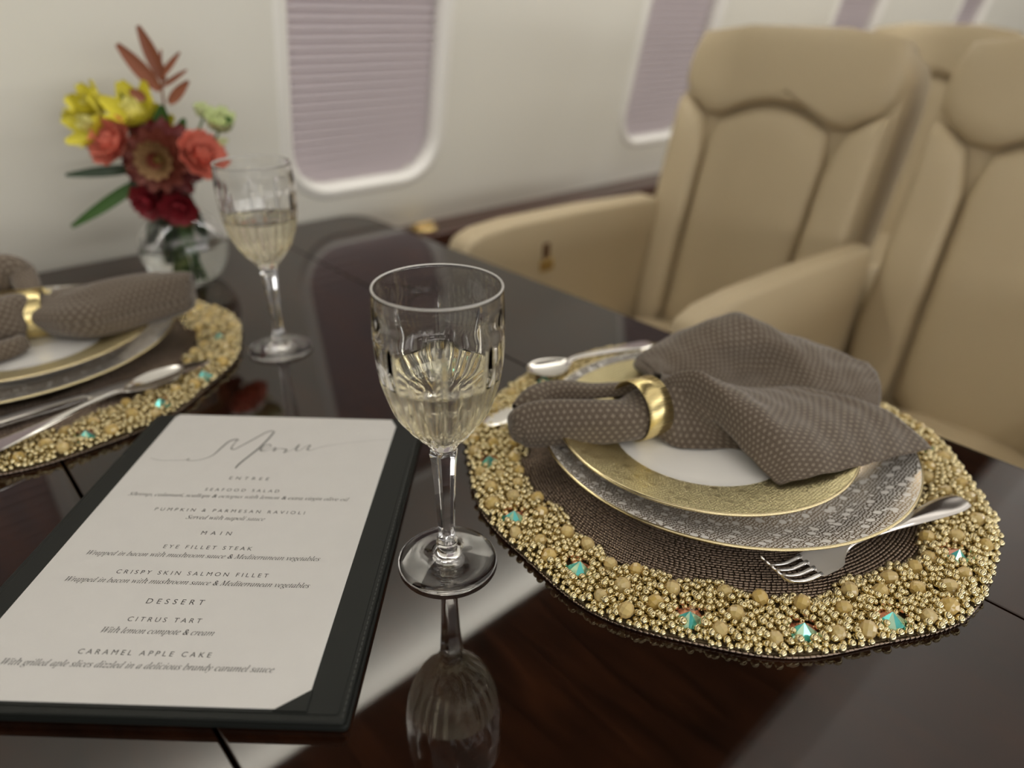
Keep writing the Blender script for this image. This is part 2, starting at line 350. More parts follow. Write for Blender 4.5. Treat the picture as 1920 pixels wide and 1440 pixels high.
def make_seat(label, x, y, mirror, arms, group):
    T = thing('cabin_seat', label, 'seat', (x, y, -0.72), 0, group)
    def fr(s, t, d): P = Vector((0.0, s * mirror, 0.62)) + UPD * t + BN * d; return (P.x, P.y, P.z)
    W = 0.205
    sh = [(-W, -0.20), (W, -0.20), (W, 0.0), (W + 0.005, 0.26), (W + 0.004, 0.38), (W - 0.02, 0.430), (-W + 0.02, 0.430), (-W - 0.004, 0.38), (-W - 0.005, 0.26), (-W, 0.0)]
    v, f = pillow(sh, -0.13, -0.012, 0.004, fr, 2); obj('seat_shell', v, f, LEATHER, T, True)
    arch = [(-0.122, 0.262), (-0.07, 0.292), (0.0, 0.303), (0.065, 0.290), (0.122, 0.262)]
    hd = [(-0.205, 0.318), (-0.128, 0.268), (-0.07, 0.300), (0.0, 0.311), (0.065, 0.299), (0.128, 0.268), (0.205, 0.318), (0.208, 0.38), (0.185, 0.438), (-0.185, 0.438), (-0.208, 0.38)]
    v, f = pillow(hd, -0.06, 0.0, 0.022, fr, 1); obj('headrest', v, f, LEATHER, T, True)
    cu = [(-0.112, -0.19), (0.112, -0.19), (0.118, 0.05)] + arch[::-1] + [(-0.118, 0.05)]
    v, f = pillow(cu, -0.05, 0.0, 0.018, fr, 1); obj('back_cushion', v, f, LEATHER, T, True)
    for sg in (-1, 1):
        bo = [(sg * 0.122, -0.19), (sg * 0.205, -0.19), (sg * 0.206, 0.30), (sg * 0.200, 0.312), (sg * 0.128, 0.262), (sg * 0.125, 0.05)]
        if sg < 0: bo = bo[::-1]
        v, f = pillow(bo, -0.05, 0.0, 0.024, fr, 1); obj('side_bolster', v, f, LEATHER, T, True)
    def fs(s, t, d): return (t, s * mirror, 0.50 - 0.09 + d)
    sc_ = [(-W, -0.46), (W, -0.46), (W, -0.03), (-W, -0.03)]
    v, f = pillow(sc_, 0.0, 0.072, 0.018, fs, 2)
    if mirror > 0: f = [q[::-1] for q in f]
    obj('seat_cushion', v, f, LEATHER, T, True)
    v, f = box((-0.42, -W + 0.01, 0.0), (0.10, W - 0.01, 0.415)); bevel(obj('seat_base', v, f, PIPING, T), 0.02)
    for (ya, yb) in arms:                                           # arms are given in world y
        prof = [(0.0, -0.34), (0.0, -0.03), (0.016, 0.0), (0.05, 0.010), (0.12, 0.0145), (0.30, 0.011), (0.52, 0.0), (0.56, -0.34)]
        prof = [(0.676 - x + a, 0.728 + b) for a, b in prof]
        n = len(prof); v = [(a, ya - y, b) for a, b in prof] + [(a, yb - y, b) for a, b in prof]
        f = [tuple(range(n)), tuple(range(2 * n - 1, n - 1, -1))] + [(i, n + i, n + (i + 1) % n, (i + 1) % n) for i in range(n)]
        A = bevel(obj('armrest', v, f, LEATHER, T), 0.012, 4, 30)
        if ya > 0.8:
            v, f = box((0.862 - x, ya - y - 0.003, 0.664), (0.880 - x, ya - y + 0.004, 0.692)); bevel(obj('armrest_latch', v, f, LATCHBROWN, A), 0.003)['label'] = 'brown latch'
            v, f = box((0.856 - x, ya - y - 0.005, 0.640), (0.888 - x, ya - y + 0.004, 0.663)); bevel(obj('latch_plate', v, f, BRASS, A), 0.003)['label'] = 'brass latch plate'
    return T
make_seat('beige leather cabin seat nearest the wall with brown latch on its outer arm', 1.2, 0.680, 1, [(0.862, 0.915), (0.419, 0.461)], 'seats along the table')
make_seat('beige leather cabin seat at right behind the napkin on its plate', 1.2, 0.205, 1, [(-0.075, -0.02)], 'seats along the table')
make_seat('beige cabin seat of the row behind, its headrest top just showing', 2.25, 0.80, 1, [], 'seats along the table')

# ---------------------------------------------------------------- menu
MN = thing('menu_folder', 'black menu folder open to a white printed dinner menu page', 'menu', (0.1133, 0.4309, 0.0), -0.7585)
def slab(name, x0, x1, y0, y1, z0, z1, m, r=0.003, bw=0.0012, parent=MN):
    v, f = extrude_poly(rrect(x0, x1, y0, y1, r, 4), z0, z1); return bevel(obj(name, v, f, m, parent), bw, 2)
slab('back_board', -0.1195, 0.1255, -0.1545, 0.1515, 0.0003, 0.0046, BLACK)
FB = slab('front_board', -0.1185, 0.1245, -0.1560, 0.1505, 0.0056, 0.0102, BLACK)
v, f = extrude_poly(rrect(-0.1225, -0.115, -0.154, 0.151, 0.003, 4), 0.0012, 0.0094); bevel(obj('spine', v, f, BLACK, MN), 0.002, 3)
slab('inner_lining', -0.1150, 0.1205, -0.1515, 0.1470, 0.0102, 0.0108, BLACK, 0.002, 0.0003)
ss = [box((0.1225, -0.153 + 0.004 * i, 0.0101), (0.1231, -0.1505 + 0.004 * i, 0.0105)) for i in range(75)]
v, f = merge(ss); stuff(obj('edge_stitching', v, f, STITCH, FB))
slab('menu_page', -0.1019, 0.1019, -0.1494, 0.1494, 0.0108, 0.0113, PAPER, 0.0004, 0.0001)
def tri(p, name='corner_tab'):
    v, f = extrude_poly(p, 0.0108, 0.01155); obj(name, v, f, BLACK, MN)
tri([(0.0845, -0.1505), (0.1030, -0.1505), (0.1030, -0.1365)]); tri([(0.0955, 0.1502), (0.1026, 0.1370), (0.1026, 0.1502)])
tri([(-0.1026, 0.1440), (-0.0985, 0.1502), (-0.1026, 0.1502)]); tri([(-0.1030, -0.1365), (-0.1030, -0.1505), (-0.0845, -0.1505)])
ITU = {c: chr(0x1D434 + i) for i, c in enumerate('ABCDEFGHIJKLMNOPQRSTUVWXYZ')}
ITU.update({c: chr(0x1D44E + i) for i, c in enumerate('abcdefghijklmnopqrstuvwxyz')}); ITU['h'] = '\u210e'
def text_mesh(body, size, spacing):
    c = bpy.data.curves.new('t', 'FONT'); c.body = body; c.size = size; c.space_character = spacing; c.resolution_u = 4
    o = bpy.data.objects.new('t', c); COL.objects.link(o)
    dg = bpy.context.evaluated_depsgraph_get(); me = bpy.data.meshes.new_from_object(o.evaluated_get(dg))
    bpy.data.objects.remove(o); bpy.data.curves.remove(c)
    n = len(me.vertices); co = np.empty(n * 3); me.vertices.foreach_get('co', co); return me, co.reshape(-1, 3)
def line(body, width, vmid, size, italic=False, cx=-0.0015, m=None):
    if italic: body = ''.join(ITU.get(c, c) for c in body)
    width, vmid = width / 1000, vmid / 1000
    me, co = text_mesh(body, size, 1.0); w0 = np.ptp(co[:, 0])
    if not italic:
        _, c2 = text_mesh(body, size, 1.5); sl = np.ptp(c2[:, 0]) - w0
        me, co = text_mesh(body, size, 1 + 0.5 * (width - w0) / sl)
    co[:, 0] = (co[:, 0] - co[:, 0].min()) * (width / np.ptp(co[:, 0])) - width / 2 + cx
    if italic: co[:, 0] += 0.12 * co[:, 1]
    co[:, 1] += vmid - 0.33 * size; co[:, 2] = 0.01136
    me.vertices.foreach_set('co', co.reshape(-1)); me.update(); me.materials.clear()
    link('printed_line', me, m or INK, MN)
line('ENTREE', 31.5, 54.7, 0.0055); line('SEAFOOD SALAD', 58, 39.3, 0.0050)
line('Shrimp, calamari, scallops & octopus with lemon & extra virgin olive oil', 170, 31.3, 0.0058, True)
line('PUMPKIN & PARMESAN RAVIOLI', 112.5, 14, 0.0050); line('Served with napoli sauce', 58, 5.8, 0.0060, True)
line('MAIN', 21.5, -11, 0.0056); line('EYE FILLET STEAK', 62, -26, 0.0051)
line('Wrapped in bacon with mushroom sauce & Mediterranean vegetables', 161, -34.2, 0.0062, True)
line('CRISPY SKIN SALMON FILLET', 101.5, -51.3, 0.0051)
line('Wrapped in bacon with mushroom sauce & Mediterranean vegetables', 161, -59.2, 0.0062, True)
line('DESSERT', 36.5, -76.2, 0.0060); line('CITRUS TART', 45.5, -91, 0.0051); line('With lemon compote & cream', 68.5, -99.9, 0.0062, True)
line('CARAMEL APPLE CAKE', 78, -116, 0.0051); line('With grilled aple slices dizzled in a delicious brandy caramel sauce', 157, -124.6, 0.0062, True)
MS = [[(-92.9,78.7,4),(-82.6,76.3,5),(-71.9,76.8,5),(-63.9,77.6,6),(-60.7,79.7,12),(-61.3,77.2,9),(-53.9,77.6,8),(-47.7,80.8,10),(-43.2,86.1,14),(-40.6,96.8,20),(-37.7,107.0,22),(-32.9,110.4,22),(-30.4,109.0,16)],[(-31.7,109.7,12),(-32.2,101.8,12),(-31.9,96.4,16),(-28.8,95.1,14),(-24.9,100.6,16),(-17.6,111.9,18),(-10.8,122.8,18),(-5.5,125.9,20)],[(-4.1,124.8,22),(-5.2,114.1,24),(-8.5,98.3,26),(-12.7,86.1,24),(-16.8,74.2,24),(-17.7,67.9,18)],[(-6.1,93.8,14),(-3.2,97.8,8),(0.4,101.3,12),(-2.2,104.0,14),(-5.9,100.7,16),(-6.4,94.6,18),(-2.6,93.7,10),(1.6,96.5,6),(5.4,99.2,16),(4.9,94.0,16),(8.0,97.8,8),(11.9,97.7,12),(15.5,96.4,20),(14.5,92.1,14),(17.7,94.2,6),(21.0,97.4,6),(24.0,104.8,14),(23.3,96.7,18),(26.6,95.8,8),(30.1,101.6,8),(33.8,104.4,14),(32.8,97.9,18),(36.5,97.0,8),(40.8,100.3,6),(46.8,103.7,5),(54.0,105.9,4),(66.1,109.9,3),(82.8,113.5,3),(101.5,116.8,2)]]
pv, pf = [], []
for st in MS:
    q = cr(np.array(st, float), len(st) * 8); b0 = len(pv)
    tg = np.gradient(q[:, :2], axis=0); nn = np.stack([-tg[:, 1], tg[:, 0]], 1); nn /= np.linalg.norm(nn, axis=1)[:, None] + 1e-9
    hw = q[:, 2:3] * 0.0375
    for a, b in zip(q[:, :2] + nn * hw, q[:, :2] - nn * hw): pv += [(a[0] / 1000, a[1] / 1000, 0.01136), (b[0] / 1000, b[1] / 1000, 0.01136)]
    for i in range(len(q) - 1): pf.append((b0 + 2 * i, b0 + 2 * i + 2, b0 + 2 * i + 3, b0 + 2 * i + 1))
obj('script_title', pv, pf, INKGREY, MN)['label'] = 'flowing script heading reading Menu'

# ---------------------------------------------------------------- crystal wine glasses
def smooth(x, a, b):
    t = np.clip((x - a) / (b - a), 0, 1); return t * t * (3 - 2 * t)
NTH = 192
BO = np.array([(0.0088, 0.0965), (0.0095, 0.0985), (0.0125, 0.1030), (0.0165, 0.1072), (0.0205, 0.1115), (0.0262, 0.1195), (0.0300, 0.1265), (0.0331, 0.1348), (0.0353, 0.1425), (0.0368, 0.150), (0.0385, 0.164), (0.0390, 0.178), (0.0386, 0.192), (0.0378, 0.2056)])
def bowl_r(z): return np.interp(z, BO[:, 1], BO[:, 0])
def inner_r(z): return bowl_r(z) - (0.0014 + 0.0010 * (1 - smooth(z, 0.184, 0.200)) + 0.0018 * (1 - smooth(z, 0.115, 0.17)))
def glass_mesh():
    th = np.arange(NTH) * 2 * PI / NTH
    zb = cr(BO, 110); zo, ro = zb[:, 1], zb[:, 0]
    R = np.repeat(ro[:, None], NTH, 1)
    def groove(centers, half, ztop, zbot, depth, lean=0.0):
        g = np.zeros_like(R)
        for c in centers:
            w_ = half * smooth(ztop - zo, 0.0, 0.02) * smooth(zo - zbot, 0.0, 0.012)
            cc = c + lean * (zo - zbot) / 0.03
            d = np.abs((th[None] - cc[:, None] + PI) % (2 * PI) - PI)
            g = np.maximum(g, np.clip(1 - d / (w_[:, None] + 1e-5), 0, 1) * smooth(w_, 0.0, half * 0.8)[:, None])
        return g * depth
    c8 = np.arange(8) * PI / 4 + 0.16
    g = groove(c8, 0.075, 0.1895, 0.1060, 0.0016)
    for s in (-1, 1): g = np.maximum(g, groove(c8 + s * 0.27, 0.085, 0.1640, 0.1080, 0.0017))
    for s in (-1, 1): g = np.maximum(g, groove(c8 + PI / 8, 0.060, 0.1500, 0.1080, 0.0014, s * 0.16))
    sc = 0.0014 * np.abs(np.cos(8 * th))[None] * (smooth(zo, 0.100, 0.106) * (1 - smooth(zo, 0.112, 0.122)))[:, None]
    R = R - g - sc
    zi = np.concatenate([np.linspace(0.2060, 0.125, 40), np.linspace(0.122, 0.1095, 10)]); ri = inner_r(zi); ri = np.where(zi < 0.122, ri * np.sqrt(np.clip((zi - 0.1075) / 0.0145, 0.02, 1)), ri)
    prof = [(R[j], zo[j]) for j in range(len(zo))] + [(np.full(NTH, 0.0379), 0.2061), (np.full(NTH, 0.0376), 0.2066), (np.full(NTH, 0.0372), 0.2068), (np.full(NTH, 0.0368), 0.2066), (np.full(NTH, 0.0365), 0.2061)] + [(np.full(NTH, r), z) for r, z in zip(ri, zi)] + [(np.full(NTH, 1e-5), 0.1085)]
    bowl = prof
    # stem: hexagonal, round at both joints
    sz = [(0.0088, 0.0965, 0), (0.0088, 0.0955, 0.4), (0.0099, 0.0938, 1), (0.0098, 0.0925, 1), (0.0091, 0.0877, 1), (0.0078, 0.0706, 1), (0.0066, 0.0436, 1), (0.0060, 0.0262, 1), (0.0062, 0.0215, 0.6), (0.0072, 0.0200, 0), (0.0077, 0.0178, 0), (0.0072, 0.0155, 0), (0.0066, 0.0140, 0)]
    hexr = np.cos(PI / 6) / np.cos(((th + 0.3) % (PI / 3)) - PI / 6)
    stem = [((1 - h) * r + h * r * hexr, z) for r, z, h in sz]
    foot = [(np.full(NTH, r), z) for r, z in [(0.0066, 0.0140), (0.0072, 0.0118), (0.0095, 0.0090), (0.014, 0.0066), (0.022, 0.0044), (0.030, 0.0032), (0.0342, 0.0026), (0.0349, 0.0019), (0.0346, 0.0010), (0.033, 0.0004), (0.026, 0.0010), (0.012, 0.0022), (1e-5, 0.0026)]]
    out = []
    for pr in (bowl, stem, foot):
        v = []; f = []
        for r, z in pr: v += [(float(r[i] * math.cos(th[i])), float(r[i] * math.sin(th[i])), float(z)) for i in range(NTH)]
        for j in range(len(pr) - 1):
            for i in range(NTH): i2 = (i + 1) % NTH; f.append((j * NTH + i, j * NTH + i2, (j + 1) * NTH + i2, (j + 1) * NTH + i))
        out.append((v, f))
    # orient: bowl list runs up the outside then down the inside; stem and foot run downward on the outside
    out[1] = (out[1][0], [q[::-1] for q in out[1][1]]); out[2] = (out[2][0], [q[::-1] for q in out[2][1]])
    return out
def make_glass():
    T = thing('wine_glass', 'cut crystal wine glass in front beside the menu, half full', 'glass', (0.2195, 0.3028, 0.0002), 0, 'wine glasses on the table')
    (bv, bf), (sv, sf), (fv, ff) = glass_mesh()
    B = obj('bowl', bv, bf, GLASS, T, True); B.data.materials.append(LIP)
    B.data.polygons.foreach_set('material_index', [1 if min(bv[q][2] for q in p) > 0.2058 else 0 for p in bf])
    s = obj('stem', sv, sf, GLASS, T, False); obj('foot', fv, ff, GLASS, T, True)
    return T
G1 = make_glass()
def make_wine(level):
    zi = np.concatenate([[0.1085], np.linspace(0.1095, 0.122, 10), np.linspace(0.125, level, 16)]); ri = inner_r(zi); ri = np.where(zi < 0.122, ri * np.sqrt(np.clip((zi - 0.1075) / 0.0145, 0.02, 1)), ri)
    ri[0] = 1e-5
    prof = [(r + 0.00012 if r > 1e-4 else r, z) for r, z in zip(ri, zi)] + [(ri[-1] - 0.0012, level - 0.0006), (1e-5, level - 0.0006)]
    return lathe(prof, 96, False)
v, f = make_wine(0.1515)
WN = tag(obj('white_wine', v, f, WINE, None, True), 'pale white wine filling half of the front crystal glass', 'wine', 'wine in the glasses')
WN.location = (0.2195, 0.3028, 0.0002)
G2 = copy_tree(G1); G2.location = (0.2857, 0.7001, 0.0002); G2.rotation_euler = (0, 0, 0.4); G2['label'] = 'blurred crystal wine glass standing beside the flower vase'
W2 = WN.copy(); COL.objects.link(W2); W2.location = (0.2857, 0.7001, 0.0002); W2['label'] = 'pale white wine in the glass beside the flower vase'

# ---------------------------------------------------------------- placemats
def bead_template(n, hole=True):
    pr = [(0.20, 0.86), (0.34, 0.92), (0.68, 0.71), (0.93, 0.36), (1.0, 0.0), (0.93, -0.36), (0.68, -0.71), (0.34, -0.92), (0.20, -0.86)] if hole else [(0.3, 0.93), (0.75, 0.66), (1.0, 0.0), (0.75, -0.66), (0.3, -0.93)]
    return lathe(pr, n, hole)
def rot_rand(rng):
    q = rng.normal(size=4); q /= np.linalg.norm(q); w_, x, y, z = q
    return np.array([[1 - 2 * (y * y + z * z), 2 * (x * y - z * w_), 2 * (x * z + y * w_)], [2 * (x * y + z * w_), 1 - 2 * (x * x + z * z), 2 * (y * z - x * w_)], [2 * (x * z - y * w_), 2 * (y * z + x * w_), 1 - 2 * (x * x + y * y)]])
def M4(Rm, s, p):
    m = np.eye(4); m[:3, :3] = Rm * np.asarray(s); m[:3, 3] = p; return m
GEMS = [(-0.172, -0.097), (-0.127, -0.151), (-0.076, -0.184), (-0.193, -0.021), (-0.19, 0.049), (-0.157, 0.116), (0.02, -0.19), (0.10, 0.165), (0.175, 0.09), (-0.02, 0.19), (0.15, -0.12)]
def make_mat(label, loc, rz, seed, near):
    rng = np.random.default_rng(seed)
    T = thing('placemat', label, 'placemat', loc, rz, 'beaded placemats under the plates')
    def edge(a): return 0.2135 + 0.0025 * math.sin(5 * a + seed) + 0.002 * math.sin(11 * a + 2)
    v = [(0, 0, 0.0026)]; f = []; n = 96
    for i in range(n): a = 2 * PI * i / n; v.append(((edge(a) - 0.001) * math.cos(a), (edge(a) - 0.001) * math.sin(a), 0.0026))
    for i in range(n): a = 2 * PI * i / n; v.append((edge(a) * math.cos(a), edge(a) * math.sin(a), 0.0003))
    for i in range(n): i2 = (i + 1) % n; f += [(0, 1 + i, 1 + i2), (1 + i, n + 1 + i, n + 1 + i2, 1 + i2)]
    obj('backing', v, f, WEAVEBASE, T)
    hexp = lathe([(0.86, -0.5), (1.0, -0.42), (1.0, 0.42), (0.86, 0.5)], 6, False)
    ms = []; r = 0.095
    while r < 0.170:                                                # spiral rows of bugle beads
        k = int(2 * PI * r / 0.0037); ph = rng.random() * 6.28
        for i in range(k):
            a = ph + 2 * PI * (i + rng.uniform(-0.06, 0.06)) / k; ca, sa = math.cos(a), math.sin(a)
            Rm = np.array([[ca, 0, -sa], [sa, 0, ca], [0, 1, 0]]).T if False else np.array([[ca, 0.0, -sa], [sa, 0.0, ca], [0.0, 1.0, 0.0]])
            rl = rng.uniform(0, 1.05); Rm = Rm @ np.array([[math.cos(rl), -math.sin(rl), 0], [math.sin(rl), math.cos(rl), 0], [0, 0, 1.0]])
            ms.append(M4(Rm, (0.00122, 0.00122, 0.0034 * rng.uniform(0.85, 1.05)), (r * ca, r * sa, 0.0037 + rng.uniform(-0.0002, 0.0002))))
        r += 0.00252
    stuff(link('woven_bugle_rows', inst_mesh('woven_bugle_rows', hexp[0], hexp[1], ms, False), WEAVE, T))
    ms = []; k = 360
    for i in range(k):
        a = 2 * PI * i / k; ca, sa = math.cos(a), math.sin(a); rr = edge(a) + 0.0004
        ms.append(M4(np.array([[ca, 0.0, -sa], [sa, 0.0, ca], [0.0, 1.0, 0.0]]), (0.0011, 0.0011, 0.0034), (rr * ca, rr * sa, 0.0014)))
    stuff(link('rim_trim', inst_mesh('rim_trim', hexp[0], hexp[1], ms), WEAVE, T))
    # amber beads and crystals first, then gold beads packed around them
    taken = [(gx, gy, 0.0085) for gx, gy in GEMS]
    amb = []
    for _ in range(9000):
        a = rng.uniform(0, 2 * PI); rr = rng.uniform(0.170, edge(a) - 0.006); p = (rr * math.cos(a), rr * math.sin(a))
        s = rng.uniform(0.0049, 0.0061)
        if all((p[0] - q[0]) ** 2 + (p[1] - q[1]) ** 2 < 0 or (p[0] - q[0]) ** 2 + (p[1] - q[1]) ** 2 > (q[2] + s + 0.0052) ** 2 for q in taken[:len(GEMS)]) and all((p[0] - q[0]) ** 2 + (p[1] - q[1]) ** 2 > (q[2] + s + 0.0058) ** 2 for q in amb):
            amb.append((p[0], p[1], s))
        if len(amb) >= 118: break
    bm = bmesh.new(); bmesh.ops.create_uvsphere(bm, u_segments=9, v_segments=6, radius=1.0); am = bpy.data.meshes.new('amber_bead')
    for vv in bm.verts: vv.co *= (1 - 0.05 * (abs(vv.co.z) > 0.8))
    bm.to_mesh(am); bm.free(); am.materials.append(AMBER)
    for (px, py, s) in amb:
        o = link('amber_bead', am, None, T); o.location = (px, py, 0.0030 + 0.92 * s); o.scale = (s * 1.05, s, s * 0.95); o.rotation_euler = tuple(rng.uniform(0, 6, 3))
    gv = [(0, 0, 1.0)]; gf = []; mi = []
    for rr, zz, ph in ((1.0, 0.10, 0.0), (0.92, -0.35, 0.0)): gv += [(rr * math.cos(2 * PI * i / 8 + ph), rr * math.sin(2 * PI * i / 8 + ph), zz) for i in range(8)]
    for i in range(8):
        i2 = (i + 1) % 8; am_ = 2 * PI * (i + 0.5) / 8; front = math.cos(am_ - (math.radians(228) - rz))  # aurora sheen painted per facet: turquoise and mint towards the camera, coral behind
        gf += [(0, 1 + i, 1 + i2), (1 + i, 9 + i, 9 + i2, 1 + i2)]
        mi += [(0 if i % 2 else 2) if front > 0 else (1 if i % 3 else 3), 0 if front > 0 else 1]
    gm = mesh('crystal', gv, gf)
    for x_ in XTAL: gm.materials.append(x_)
    gm.polygons.foreach_set('material_index', mi)
    for gx, gy in GEMS:
        if math.hypot(gx, gy) < 0.168: gx, gy = gx * 0.192 / math.hypot(gx, gy), gy * 0.192 / math.hypot(gx, gy)
        o = link('crystal', gm, None, T); o.location = (gx, gy, 0.0045); o.scale = (0.0095, 0.0085, 0.0078); o.rotation_euler = (rng.uniform(-0.12, 0.12), rng.uniform(-0.12, 0.12), rng.uniform(-0.35, 0.35))
    cell = {}; CS = 0.0064; gold = []
    fixed = [(q[0], q[1], q[2] * 0.92) for q in amb] + [(gx, gy, 0.0078) for gx, gy in GEMS]
    def ok(px, py, rad, z):
        ci, cj = int(px // CS), int(py // CS)
        for i in range(ci - 1, ci + 2):
            for j in range(cj - 1, cj + 2):
                for q in cell.get((i, j), ()):
                    if (px - q[0]) ** 2 + (py - q[1]) ** 2 + (z - q[2]) ** 2 < ((rad + q[3]) * 0.80) ** 2: return False
        return all((px - q[0]) ** 2 + (py - q[1]) ** 2 > (q[2] + rad * 0.45) ** 2 for q in fixed)
    for layer, tries in ((0, 60000), (1, 40000), (2, 9000)):
        for _ in range(tries):
            a = rng.uniform(0, 2 * PI)
            rin = 0.1655 + 0.0045 * math.sin(9 * a + seed) + 0.003 * math.sin(23 * a)
            rr = math.sqrt(rng.uniform((rin + 0.003 * layer) ** 2, (edge(a) + 0.0008 - 0.003 * layer) ** 2)); px, py = rr * math.cos(a), rr * math.sin(a)
            rad = rng.choice([0.0031, 0.0028, 0.0024] if layer == 0 else [0.0029, 0.0026, 0.0022]); z = 0.0024 + rad + (0.0, 0.0030, 0.0054)[layer]
            if ok(px, py, rad, z):
                gold.append((px, py, z, rad)); cell.setdefault((int(px // CS), int(py // CS)), []).append((px, py, z, rad))
    # camera-side ordering: the 300 that show largest become single parts (near mat only)
    cx_, cy2 = (Matrix.Rotation(-rz, 2) @ (Vector((0, 0)) - Vector(loc[:2])))
    gold.sort(key=lambda q: (q[0] - cx_) ** 2 + (q[1] - cy2) ** 2)
    tv, tf = bead_template(11 if near else 6, near)
    bm_ = mesh('gold_bead', tv, tf, True); bm_.materials.append(GOLDBEAD)
    nsingle = 300 if near else 0
    for q in gold[:nsingle]:
        o = link('gold_bead', bm_, None, T); o.location = q[:3]; o.scale = (q[3],) * 3; o.rotation_euler = tuple(rng.uniform(0, 6.28, 3))
    ms = [M4(rot_rand(rng), q[3], q[:3]) for q in gold[nsingle:]]
    stuff(link('gold_bead_border', inst_mesh('gold_bead_border', tv, tf, ms), GOLDBEAD, T))
    ms = []
    for _ in range(110):                                            # gold bugle tubes lying among the beads
        a = rng.uniform(0, 2 * PI); rr = rng.uniform(0.172, edge(a) - 0.004); b = rng.uniform(0, PI); ca, sa = math.cos(b), math.sin(b)
        if any((rr * math.cos(a) - q[0]) ** 2 + (rr * math.sin(a) - q[1]) ** 2 < (q[2] + 0.003) ** 2 for q in fixed): continue
        ms.append(M4(np.array([[ca, 0.0, -sa], [sa, 0.0, ca], [0.0, 1.0, 0.0]]), (0.0013, 0.0013, 0.0078), (rr * math.cos(a), rr * math.sin(a), 0.0082)))
    stuff(link('gold_bugle_tubes', inst_mesh('gold_bugle_tubes', hexp[0], hexp[1], ms), GOLDBEAD, T))
    return T
MC = (0.4718, 0.2529); MC2 = (0.0620, 0.8300)
make_mat('round placemat in front with gold and amber beaded border', (*MC, 0.0), 0.0, 3, True)
make_mat('blurred gold beaded placemat at left behind the menu', (*MC2, 0.0), 1.1, 8, False)

# ---------------------------------------------------------------- plates
def make_charger():
    T = thing('charger_plate', 'large charger plate with pebble pattern in front under a gold plate', 'plate', (0.4800, 0.2530, 0.0010), 0, 'charger plates')
    pr = [(0.0, 0.0072), (0.082, 0.0072), (0.085, 0.0060), (0.090, 0.0060), (0.094, 0.0078), (0.118, 0.0112), (0.148, 0.0232), (0.1550, 0.0268), (0.1560, 0.0280), (0.1548, 0.0288), (0.146, 0.0256), (0.118, 0.0140), (0.110, 0.0118), (0.100, 0.0110), (0.0, 0.0110)]
    v, f = lathe(pr, 128, False); obj('plate_body', v, [q[::-1] for q in f], PORCELAIN, T, True)
    pr = [(0.1540, 0.02870), (0.146, 0.02585), (0.132, 0.0200), (0.118, 0.01425), (0.110, 0.01205), (0.100, 0.01125), (0.088, 0.01120)]
    v, f = lathe(pr, 128, False); obj('patterned_rim', v, f, PEBBLE, T, True)['label'] = 'rim printed with white pebble dots'
    pr = [(0.1545, 0.02895), (0.1553, 0.0292), (0.1562, 0.0286), (0.1564, 0.0278), (0.1556, 0.0270)]
    v, f = lathe(pr, 128, False); obj('gold_edge', v, [q[::-1] for q in f], GOLDEDGE, T, True)
    return T
def make_salad():
    T = thing('salad_plate', 'smaller white plate with embossed gold rim in front under the napkin', 'plate', (0.4585, 0.2595, 0.0015), 0, 'gold rimmed plates')
    pr = [(0.0, 0.0135), (0.064, 0.0135), (0.066, 0.0112), (0.070, 0.0112), (0.073, 0.0150), (0.098, 0.0250), (0.1190, 0.0348), (0.1232, 0.0370), (0.1236, 0.0380), (0.1225, 0.0388), (0.110, 0.0352), (0.090, 0.0296), (0.078, 0.0270), (0.072, 0.0256), (0.064, 0.0250), (0.0, 0.0250)]
    v, f = lathe(pr, 128, False); obj('plate_body', v, [q[::-1] for q in f], PORCELAIN, T, True)
    pr = [(0.1222, 0.0390), (0.110, 0.03545), (0.090, 0.02985), (0.0785, 0.02730), (0.0745, 0.02645)]
    v, f = lathe(pr, 128, False); obj('embossed_rim', v, f, EMBOSS, T, True)['label'] = 'gold rim embossed with pebbles'
    pr = [(0.1220, 0.0391), (0.1230, 0.0392), (0.1239, 0.0382), (0.1234, 0.0372)]
    v, f = lathe(pr, 128, False); obj('gold_edge', v, [q[::-1] for q in f], GOLDEDGE, T, True)
    return T
P1 = make_charger(); P2 = make_salad()
c = copy_tree(P1); c.location = (0.0600, 0.8500, 0.0010); c['label'] = 'large charger plate at left on the blurred placemat'
c = copy_tree(P2); c.location = (0.0700, 0.8370, 0.0015); c['label'] = 'gold rimmed plate at left under the far napkin'

